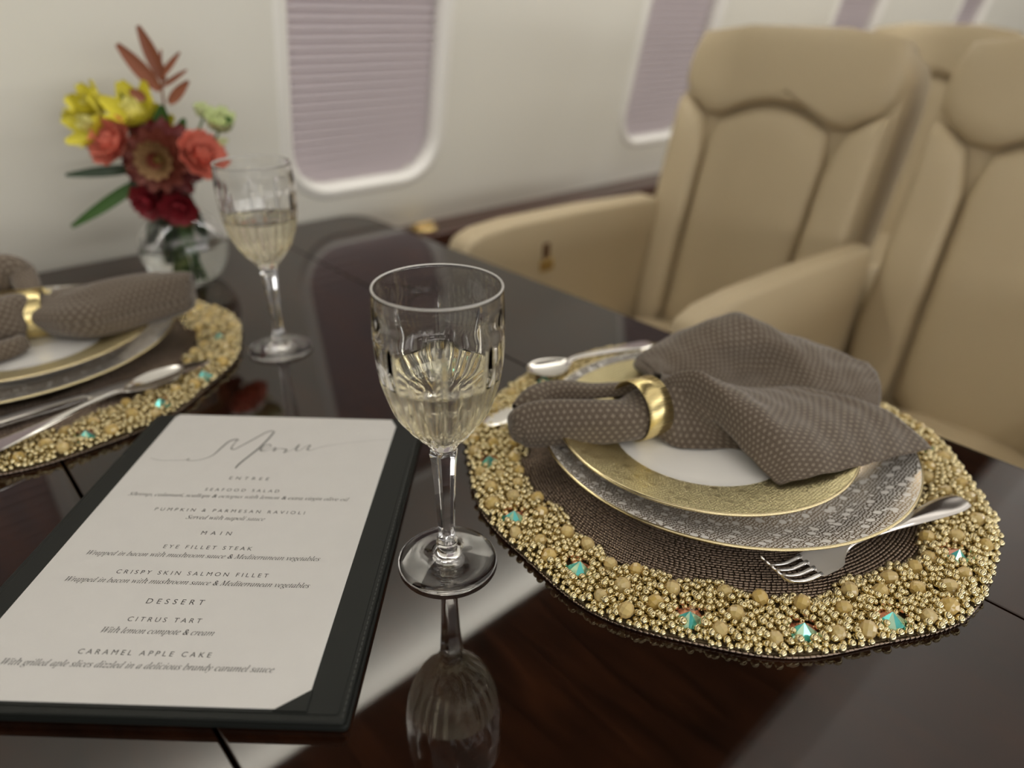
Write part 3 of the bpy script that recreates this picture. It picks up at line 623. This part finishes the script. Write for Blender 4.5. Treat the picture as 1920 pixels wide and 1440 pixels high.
# ---------------------------------------------------------------- napkins
def patch(grid, nu, nv):
    g = np.asarray(grid, float) / 1000.0; g = cr(g, nu); g = np.swapaxes(cr(np.swapaxes(g, 0, 1), nv), 0, 1)
    return g
class Cloth:
    def __init__(s): s.v = []; s.f = []; s.uv = []
    def sheet(s, g, u0=0.0, shift=(0, 0, 0)):
        nu, nv = g.shape[:2]; b = len(s.v)
        du = np.linalg.norm(np.diff(g, axis=0), axis=2).mean(1); dv = np.linalg.norm(np.diff(g, axis=1), axis=2).max(0)
        U = np.concatenate([[0], np.cumsum(du)]); V = np.concatenate([[0], np.cumsum(dv)])
        for i in range(nu):
            for j in range(nv): s.v.append(tuple(g[i, j] + np.asarray(shift) + np.array([0, 0, 0.0011 * math.sin(150 * U[i] + 90 * V[j]) * math.sin(110 * V[j] - 60 * U[i] + u0 * 9)]))); s.uv.append((U[i] + u0, V[j]))
        for i in range(nu - 1):
            for j in range(nv - 1): a = b + i * nv + j; s.f.append((a, a + nv, a + nv + 1, a + 1))
    def roll(s, st, seed=0, nr=44, na=40, wr=0.10):
        q = cr(np.array(st, float) / 1000.0, nr); P, hh, hd = q[:, :3], np.maximum(q[:, 3], 0.001), np.maximum(q[:, 4], 0.001)
        t = np.gradient(P, axis=0); t /= np.linalg.norm(t, axis=1)[:, None]
        side = np.cross(t, [0, 0, 1.0]); side /= np.linalg.norm(side, axis=1)[:, None]; up = np.cross(side, t)
        b = len(s.v); L = np.concatenate([[0], np.cumsum(np.linalg.norm(np.diff(P, axis=0), axis=1))])
        cm = 2 * PI * max(hh.max(), hd.max())
        for i in range(nr):
            for j in range(na + 1):
                a = 2 * PI * j / na
                k = 1 + wr * (0.6 * math.sin(3 * a + seed + 18 * L[i]) + 0.4 * math.sin(5 * a + 2 * seed - 30 * L[i]) + 0.5 * math.sin(2 * a + seed + 42 * L[i]))
                s.v.append(tuple(P[i] + k * (hd[i] * math.cos(a) * side[i] + hh[i] * math.sin(a) * up[i]))); s.uv.append((L[i], cm * j / na))
        for i in range(nr - 1):
            for j in range(na): a = b + i * (na + 1) + j; s.f.append((a, a + 1, a + na + 2, a + na + 1))
    def build(s, name, parent=None, thick=0.0011):
        me = mesh(name, s.v, s.f, True); uvl = me.uv_layers.new(name='uv')
        li = np.empty(len(me.loops), np.int32); me.loops.foreach_get('vertex_index', li)
        uvl.data.foreach_set('uv', np.asarray(s.uv)[li].reshape(-1)); o = link(name, me, CLOTH, parent)
        md = o.modifiers.new('thickness', 'SOLIDIFY'); md.thickness = thick; md.offset = 0.0; return o
NA = [[(439,290,54),(441,295,70),(451,301,70),(465,312,62),(475,318,54)],[(448,263,52),(450,273,84),(463,261,78),(482,264,64),(494,262,56)],[(451,235,47),(454,240,77),(481,231,69),(519,232,60),(541,229,57)],[(442,203,38),(461,199,61),(500,192,55),(553,187,51),(581,175,50)],[(438,186,34),(464,177,50),(504,166,47),(553,157,45),(582,142,42)],[(435,174,34),(457,159,40),(489,144,41),(528,130,40),(571,116,36)]]
NB = [[(489,331,44),(466,318,60),(458,310,66),(464,310,62),(465,307,54)],[(521,364,28),(483,349,58),(480,325,68),(477,307,62),(476,300,52)],[(576,374,26),(525,346,70),(508,312,76),(507,289,60),(494,273,50)],[(636,359,26),(553,324,86),(532,292,82),(543,277,56),(511,251,48)],[(666,334,26),(577,305,92),(563,273,84),(562,256,58),(535,228,46)],[(672,287,28),(597,274,78),(584,245,74),(571,223,60),(556,204,46)],[(675,241,26),(626,241,66),(605,218,64),(594,198,54),(576,184,42)],[(668,200,24),(640,203,56),(631,190,54),(619,180,48),(607,173,38)]]
NC = [[(443,298,70),(429,288,62),(424,282,46),(421,279,32)],[(451,286,76),(439,278,64),(428,268,46),(423,265,30)],[(452,275,76),(446,270,60),(439,262,42),(428,255,28)],[(455,263,72),(448,258,58),(449,253,42),(440,243,28)],[(456,248,62),(452,245,52),(454,242,40),(457,230,28)],[(463,235,50),(463,231,44),(465,226,37),(468,211,28)]]
cl = Cloth()
g = patch(NB, 56, 40); cl.sheet(g); cl.sheet(g, 0, (-0.002, 0.004, -0.0042))
g = patch(NA, 56, 48); cl.sheet(g, 0.3)
cl.sheet(patch(NC, 36, 28), 0.6)
cl.roll([(423,292,50,19,21),(405,296,48,17,19),(388,305,48,18.5,17),(372,319,47,18.5,17),(356,335,45,18.5,17),(343,347,43,18,16),(333,352,42,16,13),(327,353,41,10,8),(324,354,41,1.2,1.2)], 1.0); cl.roll([(435,307,58,6,8),(421,323,58,5,9),(403,337,57,5,10),(386,352,57,7,11),(369,361,55,9,12),(354,361,52,11,12),(342,362,47,9,9)], 2.3); cl.roll([(420,289,42,12,9),(413,296,44,15,9),(400,299,40,11,9),(386,302,38,7,7),(376,304,38,1.2,1.2)], 0.4)
tag(cl.build('napkin'), 'taupe woven napkin fanned out on the front gold rimmed plate', 'napkin', 'napkins gathered in rings')
c2 = Cloth()
c2.roll([(87,848,50,22,21),(103,830,50,23,23),(124,807,52,25,26),(148,799,54,27,28),(174,792,57,27,28),(201,787,59,26,26),(221,787,60,23,22),(228,784,59,20,18),(230,783,59,1.2,1.2)], 0.5); c2.roll([(104,834,68,8,10),(132,823,68,9,12),(151,815,70,10,12),(177,808,72,10,14),(201,796,74,9,12),(221,782,70,6,8),(222,777,70,1.2,1.2)], 1.4); c2.roll([(81,843,52,22,20),(70,845,54,24,24),(56,845,52,24,30),(35,850,50,22,34),(13,863,46,16,36),(-7,857,42,8,30)], 2.0); c2.roll([(87,851,66,10,10),(88,875,80,18,12),(82,883,88,20,14),(70,889,86,22,18),(51,902,78,22,22),(24,904,66,16,24)], 0.2); c2.roll([(64,809,38,8,7),(51,802,37,10,8),(32,800,36,10,12),(8,783,36,8,14)], 1.0)
tag(c2.build('napkin'), 'blurred taupe napkin rolled on the plate at left', 'napkin', 'napkins gathered in rings')
def ring(label, loc, ang, r, ln, tilt=0.0):
    pr = [(r, -ln / 2), (r + 0.0009, -ln / 2), (r + 0.0012, 0), (r + 0.0009, ln / 2), (r, ln / 2), (r - 0.0004, 0)]
    v, f = lathe(pr, 72, True); f = [q[::-1] for q in f]
    o = tag(obj('napkin_ring', v, f, GOLDRING, None, True), label, 'napkin ring', 'gold napkin rings')
    o.rotation_euler = (0, PI / 2 + tilt, ang); o.location = loc; return o
ring('gold band napkin ring around the front napkin', (0.4195, 0.2945, 0.0525), math.radians(-14), 0.0250, 0.0235)
ring('gold napkin ring around the blurred napkin at left', (0.0780, 0.8480, 0.0520), math.radians(-20), 0.0250, 0.0390)

# ---------------------------------------------------------------- cutlery: x runs from the handle end to the tip
def ribbon(st, n=60, m=12):                                         # stations x, half width, z, thickness, dish (m)
    q = cr(np.array(st, float), n); v = []; f = []
    for x, hw, z, th_, di in q:
        hw = max(hw, 0.0003)
        for k in range(m + 1):
            t = -1 + 2 * k / m; v.append((x, hw * t, z + di * t * t + th_ * 0.5 * math.sqrt(max(0.0, 1 - t * t))))
        for k in range(m + 1):
            t = 1 - 2 * k / m; v.append((x, hw * t, z + di * t * t - th_ * 0.5 * math.sqrt(max(0.0, 1 - t * t))))
    c = 2 * (m + 1)
    for i in range(len(q) - 1):
        for k in range(c): f.append((i * c + k, i * c + (k + 1) % c, (i + 1) * c + (k + 1) % c, (i + 1) * c + k))
    f.append(tuple(range(c - 1, -1, -1))); f.append(tuple((len(q) - 1) * c + k for k in range(c)))
    return v, [q_[::-1] for q_ in f]
HANDLE = [(0.0, 0.003, 0.0035, 0.002, 0.0006), (0.004, 0.0078, 0.0035, 0.0026, 0.0008), (0.02, 0.0095, 0.004, 0.003, 0.0009), (0.05, 0.0068, 0.006, 0.003, 0.0), (0.085, 0.0040, 0.0085, 0.0034, 0.0), (0.112, 0.0030, 0.0090, 0.0034, 0.0)]
def place(o, end, tip, z, dz=0.0):
    d = Vector((tip[0] - end[0], tip[1] - end[1])); o.location = (end[0], end[1], z); o.rotation_euler = (0, -math.atan2(dz, d.length), math.atan2(d.y, d.x)); return o
def make_fork(label, end, tip, z, dz=0.0):
    L = math.dist(end, tip); k = L / 0.19
    T = thing('fork', label, 'fork'); place(T, end, tip, z, dz)
    st = HANDLE + [(0.120, 0.0030, 0.0070, 0.003, 0.0), (0.128, 0.0065, 0.0040, 0.0022, 0.0008), (0.134, 0.0112, 0.0022, 0.0018, 0.0014), (0.146, 0.0120, 0.0012, 0.0016, 0.0014), (0.152, 0.0118, 0.0012, 0.0015, 0.0012)]
    v, f = ribbon([(a * k, b, c_, d, e) for a, b, c_, d, e in st]); obj('handle', v, f, SILVER, T, True)
    for j in range(4):
        y = -0.0090 + 0.0060 * j; pts = [(0.151 * k, y * 1.05, 0.0022), (0.165 * k, y, 0.0020), (0.180 * k, y * 0.90, 0.0085), (0.190 * k, y * 0.80, 0.0200)]
        p = cr(np.array(pts), 10); v, f = tube(p, np.linspace(0.0019, 0.0008, 10), 8); obj('tine', v, f, SILVER, T, True)
    return T
def make_spoon(label, end, tip, z, dz=0.0):
    L = math.dist(end, tip); k = L / 0.175
    T = thing('spoon', label, 'spoon'); place(T, end, tip, z, dz)
    v, f = ribbon([(a * k, b, c_, d, e) for a, b, c_, d, e in HANDLE + [(0.122, 0.0034, 0.0065, 0.003, 0.0)]]); obj('handle', v, f, SILVER, T, True)
    bw = [(0.119, 0.0034, 0.0068, 0.0026, 0.0), (0.126, 0.0090, 0.0042, 0.0016, 0.0024), (0.138, 0.0165, 0.0020, 0.0013, 0.0036), (0.152, 0.0190, 0.0014, 0.0012, 0.0042), (0.164, 0.0155, 0.0024, 0.0012, 0.0034), (0.172, 0.0080, 0.0046, 0.0012, 0.0024), (0.175, 0.0015, 0.0064, 0.0010, 0.0)]
    v, f = ribbon([(a * k, b, c_, d, e) for a, b, c_, d, e in bw], 50, 16); obj('bowl', v, f, SILVER, T, True)
    return T
def make_knife(label, end, tip, z, dz=0.0):
    L = math.dist(end, tip); k = L / 0.21
    T = thing('knife', label, 'knife'); place(T, end, tip, z, dz)
    v, f = ribbon([(0, 0.004, 0.003, 0.003, 0), (0.004, 0.008, 0.003, 0.005, 0), (0.03, 0.0085, 0.003, 0.006, 0), (0.08, 0.0065, 0.003, 0.006, 0), (0.098 * 1.0, 0.0055, 0.003, 0.005, 0)]); obj('handle', v, f, SILVER, T, True)
    v, f = ribbon([(0.096 * k, 0.0055, 0.003, 0.003, 0), (0.105 * k, 0.0085, 0.003, 0.0018, 0), (0.15 * k, 0.0105, 0.003, 0.0014, 0), (0.19 * k, 0.0100, 0.003, 0.0012, 0), (0.205 * k, 0.006, 0.003, 0.001, 0), (0.21 * k, 0.0012, 0.003, 0.0008, 0)]); obj('blade', v, f, SILVER, T, True)
    return T
make_fork('silver fork half hidden under the front edge of the pebble plate', (0.5560, 0.0800), (0.3560, 0.1365), 0.0095, 0.0)
make_knife('silver knife with only its blade tip showing left of the front napkin', (0.5550, 0.4060), (0.3440, 0.4110), 0.0085)
make_spoon('silver spoon on the far rim of the front placemat', (0.5930, 0.4150), (0.4380, 0.4520), 0.0125)
make_spoon('silver spoon lying across the blurred placemat at left', (-0.0160, 0.6360), (0.1760, 0.6880), 0.0125)
make_knife('silver knife between the spoon and plate on the blurred placemat', (-0.0100, 0.6950), (0.2050, 0.6960), 0.0100)

# ---------------------------------------------------------------- vase of flowers
VC = Vector((0.292, 0.9928, 0.0)); RH = Vector((0.7363, -0.6767, 0)); TW = Vector((-0.6767, -0.7363, 0))
VS = thing('flower_vase', 'round clear glass vase with narrow neck holding mixed flowers', 'vase', VC)
po = [(0.0, 0.0006), (0.030, 0.0004), (0.036, 0.003), (0.048, 0.016), (0.0555, 0.034), (0.0575, 0.050), (0.0545, 0.068), (0.044, 0.084), (0.031, 0.096), (0.0265, 0.106), (0.0275, 0.120), (0.0330, 0.136)]
pi_ = [(0.0310, 0.1365), (0.0255, 0.120), (0.0245, 0.106), (0.029, 0.095), (0.042, 0.082), (0.0520, 0.067), (0.055, 0.050), (0.053, 0.034), (0.045, 0.018), (0.033, 0.0085), (0.0, 0.0075)]
v, f = lathe([tuple(p) for p in cr(np.array(po), 50)] + [tuple(p) for p in cr(np.array(pi_), 46)], 72, False)
obj('vase_body', v, f, GLASS, VS, True)
iw = [(0.0, 0.0075), (0.033, 0.0085), (0.045, 0.018), (0.053, 0.034), (0.055, 0.050), (0.0535, 0.060)]
q = [(max(a + 0.00015, 1e-5), b) for a, b in cr(np.array(iw), 24)] + [(1e-5, 0.060)]
v, f = lathe(q, 72, False)
tag(obj('vase_water', v, f, WATER, None, True), 'clear water in the lower half of the round flower vase', 'water').location = VC
def vp(r, z, t=0.0):
    if z >= 0.12: k = 0.926 * (1 - t / 1.035); r, z = r * k, 0.345 - (0.345 - z) * k
    return RH * r + TW * t + Vector((0, 0, z))
def petal_mesh(name, ln, wd, cup, m, tip=0.0):
    nu, nv = 7, 5; v = []; f = []
    for i in range(nu):
        u = i / (nu - 1); w_ = wd * math.sin(PI * (0.12 + 0.80 * u ** 0.85)) ** 0.9
        for j in range(nv):
            s = -1 + 2 * j / (nv - 1); v.append((ln * u, w_ * s, cup * ln * u * u + 0.25 * wd * s * s + tip * u ** 3))
    for i in range(nu - 1):
        for j in range(nv - 1): a = i * nv + j; f.append((a, a + nv, a + nv + 1, a + 1))
    me = mesh(name, v, f, True); me.materials.append(m); me['ln'] = ln; return me
def frame_to(axis, spin=0.0):
    return Vector(axis).normalized().to_track_quat('Z', 'Y').to_matrix() @ Matrix.Rotation(spin, 3, 'Z')
def flower(name, label, cat, head, axis, petals, stem_foot, m_stem=STEM, center=None, leaves=(), group=None):
    T = thing(name, label, cat, VC, 0, group)
    h = vp(*head) - Vector(axis).normalized() * 0.62 * max(pm['ln'] * s_ * math.sin(max(lf_, 0)) for pm, n_, lf_, s_, o_ in petals); a = Vector(stem_foot); neck = Vector((h.x * 0.12, h.y * 0.12, 0.112))
    pts = cr(np.array([tuple(a), tuple(neck), tuple(neck.lerp(h, 0.5) + Vector((0, 0, 0.006))), tuple(h)]), 24)
    v, f = tube(pts, 0.0016, 7); obj('stem', v, f, m_stem, T, True)
    F = frame_to(axis)
    for (pm, n, lift, s, off) in petals:
        for k in range(n):
            o = link('petal', pm, None, T)
            Rm = F @ Matrix.Rotation(2 * PI * (k + off) / n, 3, 'Z') @ Matrix.Rotation(-lift, 3, 'Y')
            o.matrix_local = Matrix.Translation(h) @ Rm.to_4x4() @ Matrix.Scale(s, 4)
    if center:
        v, f = lathe([(0.0, 0.004), (center[0] * 0.6, 0.0035), (center[0], 0.001), (center[0] * 0.8, -0.003), (0.0, -0.004)], 14, False)
        o = obj('flower_eye', v, [q_[::-1] for q_ in f], center[1], T, True); o.matrix_local = Matrix.Translation(h + Vector(axis).normalized() * 0.004) @ F.to_4x4()
    for (p0, p1, wd, m) in leaves: leaf_part(T, vp(*p0), vp(*p1), wd, m)
    return T
def leaf_part(T, a, b, wd, m, sag=0.12):
    d = b - a; L = d.length; me = petal_mesh('leaf', L, wd, 0.0, m, 0.0)
    x = d.normalized(); z = (TW + Vector((0, 0, 0.6))); z = (z - x * z.dot(x)).normalized(); y = z.cross(x)
    o = link('leaf', me, None, T); o.matrix_local = Matrix(((x.x, y.x, z.x, a.x), (x.y, y.y, z.y, a.y), (x.z, y.z, z.z, a.z), (0, 0, 0, 1)))
YP = petal_mesh('yellow_petal', 0.030, 0.0100, 0.25, YELLOW); YP2 = petal_mesh('pale_yellow_petal', 0.026, 0.008, 0.3, YELLOW2)
CP = petal_mesh('coral_petal', 0.017, 0.0090, 0.35, CORAL); BP = petal_mesh('burgundy_petal', 0.042, 0.0120, -0.10, BURG); BP2 = petal_mesh('rust_petal', 0.036, 0.0110, 0.05, RUST); TP = petal_mesh('tan_petal', 0.026, 0.0085, 0.25, TAN)
KP = petal_mesh('crimson_petal', 0.014, 0.0070, 0.3, CRIM); WP = petal_mesh('pale_petal', 0.013, 0.0060, 0.4, PALEGR)
def ftilt(r, up, tw): return RH * r + Vector((0, 0, up)) + TW * tw
GF = 'cut flowers in the vase'
flower('yellow_lily', 'yellow alstroemeria bloom at far left of the bouquet', 'flower', (-0.083, 0.196, 0.012), ftilt(-0.5, 0.35, 0.8), [(YP, 6, 0.55, 1.65, 0.0), (YP2, 4, 1.0, 1.3, 0.5)], (0.010, 0.006, 0.012), leaves=[((-0.07, 0.186, 0.0), (-0.105, 0.165, 0.0), 0.006, DKGREEN)], group=GF)
flower('yellow_lily', 'upper left yellow alstroemeria bloom above the coral carnation', 'flower', (-0.088, 0.218, -0.005), ftilt(-0.35, 0.7, 0.5), [(YP, 6, 0.7, 1.45, 0.3), (YP2, 3, 1.1, 1.2, 0.3)], (0.012, -0.004, 0.012), group=GF)
flower('yellow_lily', 'yellow alstroemeria bloom at top centre under the bronze leaves', 'flower', (-0.022, 0.212, 0.010), ftilt(-0.05, 0.75, 0.6), [(YP, 6, 0.6, 1.7, 0.0), (YP2, 4, 1.0, 1.4, 0.4)], (-0.010, 0.008, 0.012), leaves=[((-0.04, 0.215, 0), (-0.043, 0.238, 0), 0.006, DKGREEN)], group=GF)
flower('yellow_lily', 'yellow alstroemeria bloom beside the green leaves at bouquet centre', 'flower', (-0.008, 0.190, 0.0), ftilt(0.2, 0.6, 0.6), [(YP, 6, 0.6, 1.45, 0.2), (YP2, 3, 1.1, 1.3, 0.1)], (-0.006, -0.010, 0.012), group=GF)
carn = [(CP, 10, 0.10, 2.0, 0.0), (CP, 9, 0.45, 1.9, 0.4), (CP, 8, 0.85, 1.6, 0.1), (CP, 5, 1.2, 1.5, 0.6)]
flower('carnation', 'coral carnation on the left side under the yellow blooms', 'flower', (-0.056, 0.175, 0.030), ftilt(-0.35, 0.55, 0.8), carn, (0.016, 0.010, 0.012), group=GF)
flower('carnation', 'coral carnation on the right side beside the burgundy flower', 'flower', (0.066, 0.158, 0.022), ftilt(0.75, 0.45, 0.5), carn, (-0.016, 0.004, 0.012), group=GF)
flower('burgundy_dahlia', 'large burgundy flower with tan ringed centre facing front', 'flower', (0.008, 0.150, 0.038), ftilt(0.05, 0.12, 1.0), [(BP, 14, -0.1, 1.25, 0.0), (BP2, 12, 0.2, 1.15, 0.5), (TP, 12, 0.42, 1.15, 0.2), (BP2, 8, 0.95, 0.55, 0.5)], (0.002, 0.014, 0.012), center=(0.008, OLIVE), group=GF)
flower('crimson_bloom', 'small crimson bloom hanging at lower left of the bouquet', 'flower', (-0.018, 0.118, 0.036), ftilt(-0.3, -0.2, 1.0), [(KP, 9, 0.2, 1.9, 0.0), (KP, 7, 0.8, 1.6, 0.3)], (0.006, 0.016, 0.012), group=GF)
flower('crimson_bloom', 'small crimson bloom hanging over the vase neck', 'flower', (0.024, 0.112, 0.040), ftilt(0.2, -0.3, 1.0), [(KP, 9, 0.2, 1.9, 0.0), (KP, 7, 0.8, 1.6, 0.3)], (-0.004, 0.018, 0.012), group=GF)
flower('snapdragon', 'pale green blossom sprig at upper right of the bouquet', 'flower', (0.086, 0.200, 0.0), ftilt(0.3, 0.8, 0.4), [(WP, 6, 0.5, 2.2, 0.0), (WP, 5, 1.0, 1.8, 0.4)], (-0.014, -0.008, 0.012), leaves=[((0.075, 0.172, 0), (0.094, 0.178, 0), 0.006, PALEGR), ((0.088, 0.20, 0), (0.104, 0.205, 0), 0.007, GREEN)], group=GF)
flower('snapdragon', 'small pale bud sprig left of the upper right blossom', 'flower', (0.064, 0.214, 0.0), ftilt(0.0, 1.0, 0.2), [(WP, 6, 0.7, 1.3, 0.0)], (-0.012, -0.014, 0.012), group=GF)
def sprig(name, label, spine, leaves, m_stem, group=None):
    T = thing(name, label, 'foliage', VC, 0, group)
    pts = cr(np.array([tuple(p) for p in spine]), 24); v, f = tube(pts, 0.0014, 7); obj('stem', v, f, m_stem, T, True)
    for p0, p1, wd, m in leaves: leaf_part(T, vp(*p0), vp(*p1), wd, m)
    return T
sprig('bronze_sprig', 'reddish bronze leaf sprig rising above the bouquet', [Vector((0, 0.004, 0.012)), vp(0, 0.112), vp(0.006, 0.18, -0.01), vp(0.010, 0.236, -0.01), vp(0.016, 0.272, -0.01), vp(0.020, 0.290, -0.01)],
      [((0.008, 0.240, -0.01), (-0.036, 0.296, -0.01), 0.0095, BRONZE), ((0.011, 0.252, -0.02), (-0.008, 0.318, -0.02), 0.009, BRONZE), ((0.012, 0.256, -0.01), (0.045, 0.287, -0.01), 0.005, BRONZE), ((0.012, 0.245, -0.01), (0.050, 0.266, -0.01), 0.004, BRONZE), ((0.022, 0.224, 0.0), (0.055, 0.252, 0.0), 0.008, BRONZE), ((-0.01, 0.228, 0), (-0.028, 0.240, 0), 0.007, BRONZE)], BRONZE)
sprig('leaf_sprig', 'broad green leaves standing behind the burgundy flower', [Vector((0.004, -0.004, 0.012)), vp(0.002, 0.112), vp(0.012, 0.16, 0.0), vp(0.016, 0.19, 0.0)],
      [((0.006, 0.165, 0.012), (0.020, 0.222, 0.012), 0.014, GREEN), ((0.022, 0.165, 0.008), (0.044, 0.205, 0.008), 0.010, GREEN), ((-0.030, 0.168, 0.010), (-0.040, 0.120, 0.012), 0.012, DKGREEN), ((-0.016, 0.150, 0.014), (-0.046, 0.118, 0.016), 0.013, DKGREEN)], STEM)
sprig('leaf_sprig', 'two long dark green leaves reaching left below the carnation', [Vector((-0.004, -0.012, 0.012)), vp(0.0, 0.112), vp(-0.02, 0.125, 0.01), vp(-0.035, 0.132, 0.01)],
      [((-0.030, 0.138, 0.01), (-0.142, 0.126, 0.01), 0.0075, DKGREEN), ((-0.026, 0.124, 0.012), (-0.140, 0.076, 0.012), 0.0095, GREEN)], STEM)
sprig('leaf_sprig', 'dark leaves and stems crowded inside the vase neck', [Vector((0.010, -0.012, 0.012)), vp(0.008, 0.06), vp(0.004, 0.112), vp(0.008, 0.13)],
      [((0.000, 0.125, 0.012), (-0.040, 0.045, 0.018), 0.012, DKGREEN), ((0.004, 0.125, 0.012), (-0.010, 0.035, 0.02), 0.012, DKGREEN), ((0.008, 0.125, 0.008), (0.022, 0.030, 0.020), 0.010, GREEN), ((0.012, 0.12, 0.006), (0.040, 0.055, 0.010), 0.010, DKGREEN), ((0.006, 0.130, 0.014), (0.010, 0.090, 0.016), 0.016, DKGREEN)], STEM)
